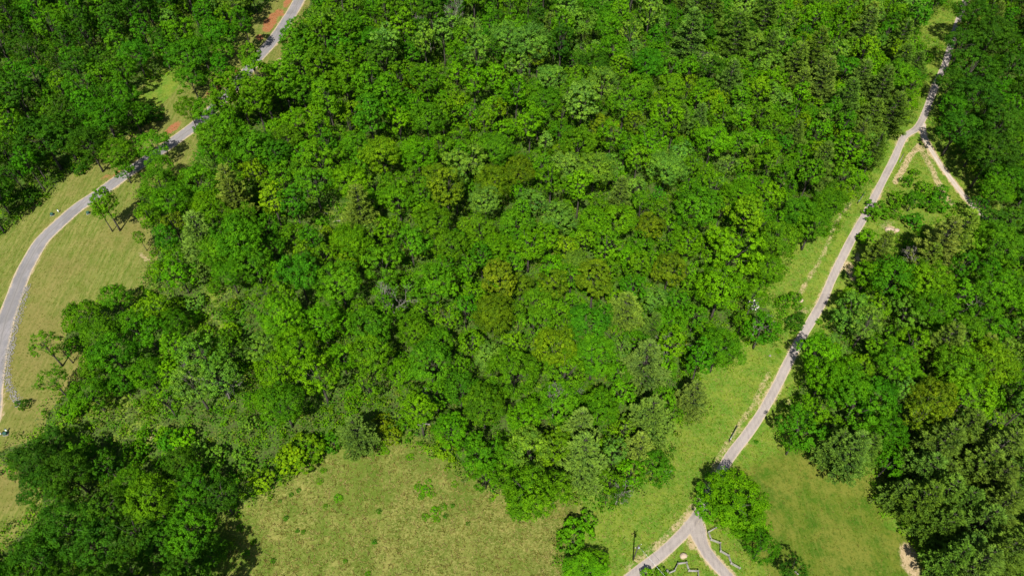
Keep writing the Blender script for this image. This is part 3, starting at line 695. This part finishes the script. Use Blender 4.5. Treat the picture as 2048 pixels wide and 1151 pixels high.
def tufts(name, label, n, test, h0, h1, pal, m=4, wd=.09):
    a, b, z, P = scatter_px(n, test); k = len(a)
    Vs = []; H = RNG.uniform(h0, h1, k)
    for j in range(m):
        an = RNG.uniform(0, 6.28, k); wx, wy = np.cos(an)*wd, np.sin(an)*wd; lx, ly = RNG.normal(0, .8, (2, k))*H
        ox, oy = RNG.normal(0, .12, (2, k))
        H = H*.8; A = np.stack([a+ox-wx, b+oy-wy, z-.02], 1); B = np.stack([a+ox+wx, b+oy+wy, z-.02], 1)
        Cc = np.stack([a+ox+lx+wx*.35, b+oy+ly+wy*.35, z+H], 1); D = np.stack([a+ox+lx-wx*.35, b+oy+ly-wy*.35, z+H*.92], 1)
        Vs.append(np.stack([A, B, Cc, D], 1))
    V = np.concatenate(Vs).reshape(-1, 3); Q = np.arange(len(V)).reshape(-1, 4)
    pal = np.array(pal); tint = pal[RNG.integers(len(pal), size=k)]*RNG.uniform(.8, 1.15, (k, 1))
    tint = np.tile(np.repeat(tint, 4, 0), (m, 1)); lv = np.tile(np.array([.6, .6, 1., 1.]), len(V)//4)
    o = link(name, mesh_np(name, V, Q, M_LEAFS, attrs={'lv': lv}, colors={'tint': tint})); tag(o, label, 'grass', kind='stuff')
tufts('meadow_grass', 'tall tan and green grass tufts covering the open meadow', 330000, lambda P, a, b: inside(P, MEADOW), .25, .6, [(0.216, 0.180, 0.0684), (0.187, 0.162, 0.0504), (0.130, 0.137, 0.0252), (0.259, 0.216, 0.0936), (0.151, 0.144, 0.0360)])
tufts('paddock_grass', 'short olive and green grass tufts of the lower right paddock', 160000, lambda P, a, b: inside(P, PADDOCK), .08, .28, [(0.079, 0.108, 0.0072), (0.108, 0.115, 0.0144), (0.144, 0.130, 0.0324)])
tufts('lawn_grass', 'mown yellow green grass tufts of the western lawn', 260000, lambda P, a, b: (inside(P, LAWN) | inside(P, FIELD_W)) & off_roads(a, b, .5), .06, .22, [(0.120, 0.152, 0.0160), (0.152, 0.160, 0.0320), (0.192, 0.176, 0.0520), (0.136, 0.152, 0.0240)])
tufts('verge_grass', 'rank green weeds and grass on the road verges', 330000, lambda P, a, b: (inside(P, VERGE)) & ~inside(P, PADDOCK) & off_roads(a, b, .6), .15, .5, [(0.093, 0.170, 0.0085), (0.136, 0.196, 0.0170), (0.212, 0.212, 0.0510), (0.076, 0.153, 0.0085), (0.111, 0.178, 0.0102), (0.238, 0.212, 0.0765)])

# ------------------------------------------------------------------ rocks, logs, dead wood
def rock(rng, r):
    d = []; n, m = 6, 8
    V = []; Q = []
    for i in range(n+1):
        th = math.pi*i/n
        for k in range(m):
            ph = 2*math.pi*k/m; s = r*rng.uniform(.75, 1.2)
            if i in (0, n): s = r*.85
            V.append((s*math.sin(th)*math.cos(ph), s*math.sin(th)*math.sin(ph)*.85, s*math.cos(th)*.6))
    for i in range(n):
        for k in range(m): Q.append((i*m+k, (i+1)*m+k, (i+1)*m+(k+1) % m, i*m+(k+1) % m))
    return np.array(V), np.array(Q)
rip = world_line([(54,574),(42,612),(32,650),(22,690),(14,730),(15,760),(22,780),(30,796),(36,806)], .5)
parts = []; rr = np.random.default_rng(5)
base_rocks = [rock(rr, 1.0) for _ in range(6)]
for i in range(1150):
    p = rip[rr.integers(len(rip))]+rr.normal(0, .5, 2); s = rr.uniform(.05, .22); V, Q = base_rocks[i % 6]; a = rr.uniform(0, 6.28)
    V = V*s; V = np.stack([V[:,0]*math.cos(a)-V[:,1]*math.sin(a)+p[0], V[:,0]*math.sin(a)+V[:,1]*math.cos(a)+p[1], V[:,2]+terr(p[0], p[1])+.04], 1); parts.append((V, Q))
V, Q = cat_mesh(parts); o = link('ditch_stones', mesh_np('ditch_stones', V, Q, M_STONE))
tag(o, 'pale grey rubble stones lining the ditch beside the curved road', 'stones', kind='stuff')
for (px, py, s, m, lab) in ((1779,461,1.5,M_STONE2,'larger pale boulder in the grass east of the straight road'), (1793,461,.95,M_STONE2,'smaller pale boulder just right of the larger one'), (1540,711,.4,M_STONE,'small white object in the green verge west of the road'),  # the small white object is built with the rock shape
                         (1602,601,.8,M_STONE2,'tan rock beside the straight road above the dark shrubs'), (1367,1111,.9,M_STONE2,'pinkish rock on the point between the forking lanes'), (1334,1141,.5,M_STONE,'pale stone at the left end of the short zigzag fence')):
    g = at(px, py); V, Q = rock(rr, s); o = link('boulder', mesh_np('boulder', V, Q, m)); o.location = (g[0], g[1], g[2]+s*.12); tag(o, lab, 'rock')
for (x0, y0, x1, y1, r, lab) in ((668,445,688,442,.22,'pale fallen log lying in the bright brush of the wood clearing'), (1799,325,1807,308,.12,'straight pale pole lying on grass by the upper lane fork'), (648,427,656,429,.2,'short pale log at the dark wood edge'), (362,934,362,946,.16,'thin pale log in the southern brush'), (1589,1142,1598,1151,.25,'pale log below the dark trees at the bottom of the paddock'), (1860,222,1872,206,.12,'slender grey log near the upper road bend')):
    a = at(x0, y0); b = at(x1, y1); a[2] += r*1.6; b[2] += r*1.6; m_ = (a+b)/2; c = (a*.5+b*.5)
    V, Q = tube([a-c, (a*.6+b*.4)-c+[0, 0, .05], b-c], [r, r*.9, r*.7]); o = link('fallen_log', mesh_np('fallen_log', V, Q, M_DEAD, smooth=True)); o.location = c; tag(o, lab, 'log')
DEAD = [(1940,600,13,1.5,26,'wide spreading bare grey tree in the eastern wood'), (1340,690,12,1.0,18,'pale bare tree behind the bluish pines'), (1392,105,12,1.,12,'bare grey snag among the northern pines'), (1515,648,9,1.,10,'grey twiggy tree by the dark verge shrubs'), (1238,985,8,1.,10,'small bare tree at the foot of the central wood'),
        (780,590,14,.9,12,'thin bare snag in the middle of the central wood'), (1108,800,14,.5,10,'tall slim dead trunk above the yellowish pine'), (900,28,17,.7,12,'bare forked trunk near the top of the wood'), (855,40,17,.6,12,'slim pale snag left of the forked one'), (395,740,11,1.,14,'grey bare limbs in the pale shrubby tree stand'), (440,760,11,1.,14,'grey twiggy crown right of the pale tree stand'), (1835,520,12,.8,10,'dead trunk beside the yellowish eastern pines'), (1425,700,10,1.,8,'thin bare tree left of the round verge tree')]
for i, (px, py, H, R, rp, lab) in enumerate(DEAD):
    g = at(px, py, H*.8); V, Q = bare(700+i, H*1.05, R); o = link('dead_tree', mesh_np('dead_tree', V, Q, M_DEAD, smooth=True)); o.location = g; o.rotation_euler = (0, 0, i*1.3); tag(o, lab, 'dead tree')
# branches lying on top of the brush
for i, (px, py, lab) in enumerate(((868,808,'bleached fallen branch resting on bright leaves above the meadow'), (858,848,'small bleached branch below the larger fallen one'), (1345,935,'grey fallen branch by the round verge tree'))):
    V, Q = bare(740+i, 6 if i == 0 else 4, 1., 3); g = at(px, py, 6.5 if i < 2 else 3); o = link('fallen_branch', mesh_np('fallen_branch', V, Q, M_DEAD, smooth=True)); o.location = (g[0], g[1], g[2]+(6.5 if i < 2 else 3)); o.rotation_euler = (0, 1.35, 2.2+i); tag(o, lab, 'branch')
# white blossom shrub
g = at(1508, 605, 4.0); e = empty('blossom_shrub', g); tag(e, 'shrub with white blossom at the wood edge left of the road', 'shrub')
p = PROTO['bush'][1]; cr = link('crown', p['crown'], e); cr.scale = (.7, .7, 1.0); cr.color = (*TINT['deep'], 1); tk = link('trunk', p['trunk'], e); tk.scale = (.7, .7, 1)
d = rdirs(rr, 260, .1)*np.array([1.7, 1.7, 1.9])+np.array([0, 0, 2.4]); V, Q = leaf_quads(rr, d, norm(rdirs(rr, 260, .2)), .38, .9)
link('blossom', mesh_np('blossom', V, Q, M_BLOSSOM), e)

# ------------------------------------------------------------------ zigzag rail fences
def zigzag(pts, lab):
    W = [at(a, b) for a, b in pts]; e = empty('rail_fence', W[0]); tag(e, lab, 'fence'); o3 = W[0]
    for i, p in enumerate(W):
        z = terr(p[0], p[1])
        for s in (-1, 1):
            q = (p[0]-o3[0]+.12*s, p[1]-o3[1], 0)
            V, Q = tube([(q[0], q[1], z-o3[2]-.1), (q[0]+.02, q[1], z-o3[2]+.6), (q[0], q[1], z-o3[2]+1.15)], [.075, .07, .06]); link('post', mesh_np('post', V, Q, M_RAIL), e)
    for a, b in zip(W[:-1], W[1:]):
        for k, hz in enumerate((.25, .62, 1.0)):
            a2 = np.array([a[0], a[1], terr(a[0], a[1])+hz])-o3; b2 = np.array([b[0], b[1], terr(b[0], b[1])+hz+.05])-o3
            dd = (b2-a2)/np.linalg.norm(b2-a2)*.2
            V, Q = tube([a2-dd, (a2+b2)/2, b2+dd], [.06, .07, .055], 6); link('rail', mesh_np('rail', V, Q, M_RAIL), e)
zigzag([(1431,1056),(1416,1065),(1421,1080),(1439,1087),(1440,1103),(1456,1112),(1461,1127),(1478,1137)], 'long weathered zigzag rail fence right of the lower lane, under the big tree')
zigzag([(1339,1146),(1348,1142),(1355,1128),(1372,1126),(1377,1142),(1395,1143),(1396,1156)], 'short weathered zigzag rail fence on the point between the forking lanes')
# metal farm gates
def gate(x0, y0, x1, y1, lab):
    a = at(x0, y0); b = at(x1, y1); e = empty('farm_gate', a); tag(e, lab, 'gate'); d = b-a
    for t in (0, 1): p = d*t; V, Q = tube([p+[0,0,-.2], p+[0,0,.6], p+[0,0,1.35]], .09); link('post', mesh_np('post', V, Q, M_POLE), e)
    parts = [tube([d*.02+[0,0,h], d*.5+[0,0,h], d*.98+[0,0,h]], .04, 6) for h in (.3,.5,.7,.9,1.15)]+[tube([d*t+[0,0,.3], d*t+[0,0,.7], d*t+[0,0,1.15]], .035, 6) for t in (.02,.35,.65,.98)]
    V, Q = cat_mesh(parts); link('gate_panel', mesh_np('gate_panel', V, Q, M_METAL), e)
gate(1458,884,1473,855,'grey metal farm gate in the verge left of the lower straight road')
gate(1715,408,1728,388,'grey metal farm gate at the wood edge left of the upper straight road')

# ------------------------------------------------------------------ utility poles and wire
def pole(px, py, lab, H=9.0, xarm=(1, .4)):
    g = at(px, py) if not isinstance(px, np.ndarray) else px
    e = empty('utility_pole', g); tag(e, lab, 'utility pole')
    V, Q = tube([(0,0,-.3),(0,0,H*.5),(0,0,H)], [.17,.15,.12], 8); link('pole_shaft', mesh_np('pole_shaft', V, Q, M_POLE, smooth=True), e)
    V, Q = box(0, 0, H-.5, 1.9, .1, .12, .5); link('crossarm', mesh_np('crossarm', V, Q, M_POLE), e)
    for s in (-.8, .8): V, Q = tube([(s*math.cos(.5), s*math.sin(.5), H-.44), (s*math.cos(.5), s*math.sin(.5), H-.33), (s*math.cos(.5), s*math.sin(.5), H-.22)], [.05,.07,.04]); link('insulator', mesh_np('insulator', V, Q, M_WHITE), e)
    V, Q = tube([(.28,0,H-1.9),(.28,0,H-1.5),(.28,0,H-1.1)], [.2,.22,.2], 8); link('transformer', mesh_np('transformer', V, Q, M_METAL), e)
    return g+np.array([0, 0, H])
t1 = pole(1266, 1119, 'dark wooden utility pole with crossarm beside the lower straight road')
t2 = pole(1420, 1290, 'dark wooden utility pole just below the bottom of the picture')
L = [(t1*(1-s)+t2*s)-np.array([0, 0, .2+4*.6*s*(1-s)])-t1 for s in np.linspace(0, 1, 15)]
V, Q = tube(L, .022, 6); o = link('power_wire', mesh_np('power_wire', V, Q, M_METAL, smooth=True)); o.location = t1; tag(o, 'thin pale wire running from the utility pole down across the road', 'wire')

# ------------------------------------------------------------------ utility boxes by the curved road
def ubox(px, py, rz, green, lab):
    g = at(px, py); e = empty('utility_box', g, rz); e.scale = (.75, .75, .75); tag(e, lab, 'utility box')
    V, Q = box(0, 0, .06, 1.5, 1.1, .16); link('concrete_pad', mesh_np('concrete_pad', V, Q, M_STONE), e)
    V, Q = box(0, 0, .55, 1.0, .8, .82, 0, .94); link('cabinet', mesh_np('cabinet', V, Q, M_GBOX if green else M_WHITE), e)
    V, Q = box(0, 0, 1.0, 1.06, .86, .07, 0, .8); link('cabinet_lid', mesh_np('cabinet_lid', V, Q, M_GBOX if green else M_WHITE), e)
ubox(105,430,.3,True,'green utility box on pale pad, left of the road, leftmost of the lawn pair')
ubox(177,427,.5,True,'green utility box on pale pad inside the road curve by the leaning tree')
ubox(12,868,.2,True,'green utility box at the lower left lawn corner')
def post(px, py, lab):
    g = at(px, py); e = empty('marker_post', g); tag(e, lab, 'marker post')
    V, Q = box(0, 0, .5, .28, .28, 1.1, .4, .9); link('post', mesh_np('post', V, Q, M_WHITE), e)
    V, Q = box(0, 0, 1.1, .34, .34, .12, .4, .6); link('cap', mesh_np('cap', V, Q, M_GBOX), e)
post(118, 424, 'white marker post with green cap beside the upper lawn utility box'); post(15, 862, 'white marker post right beside the lower lawn utility box'); post(3, 868, 'white marker post at the very left edge of the lower lawn')
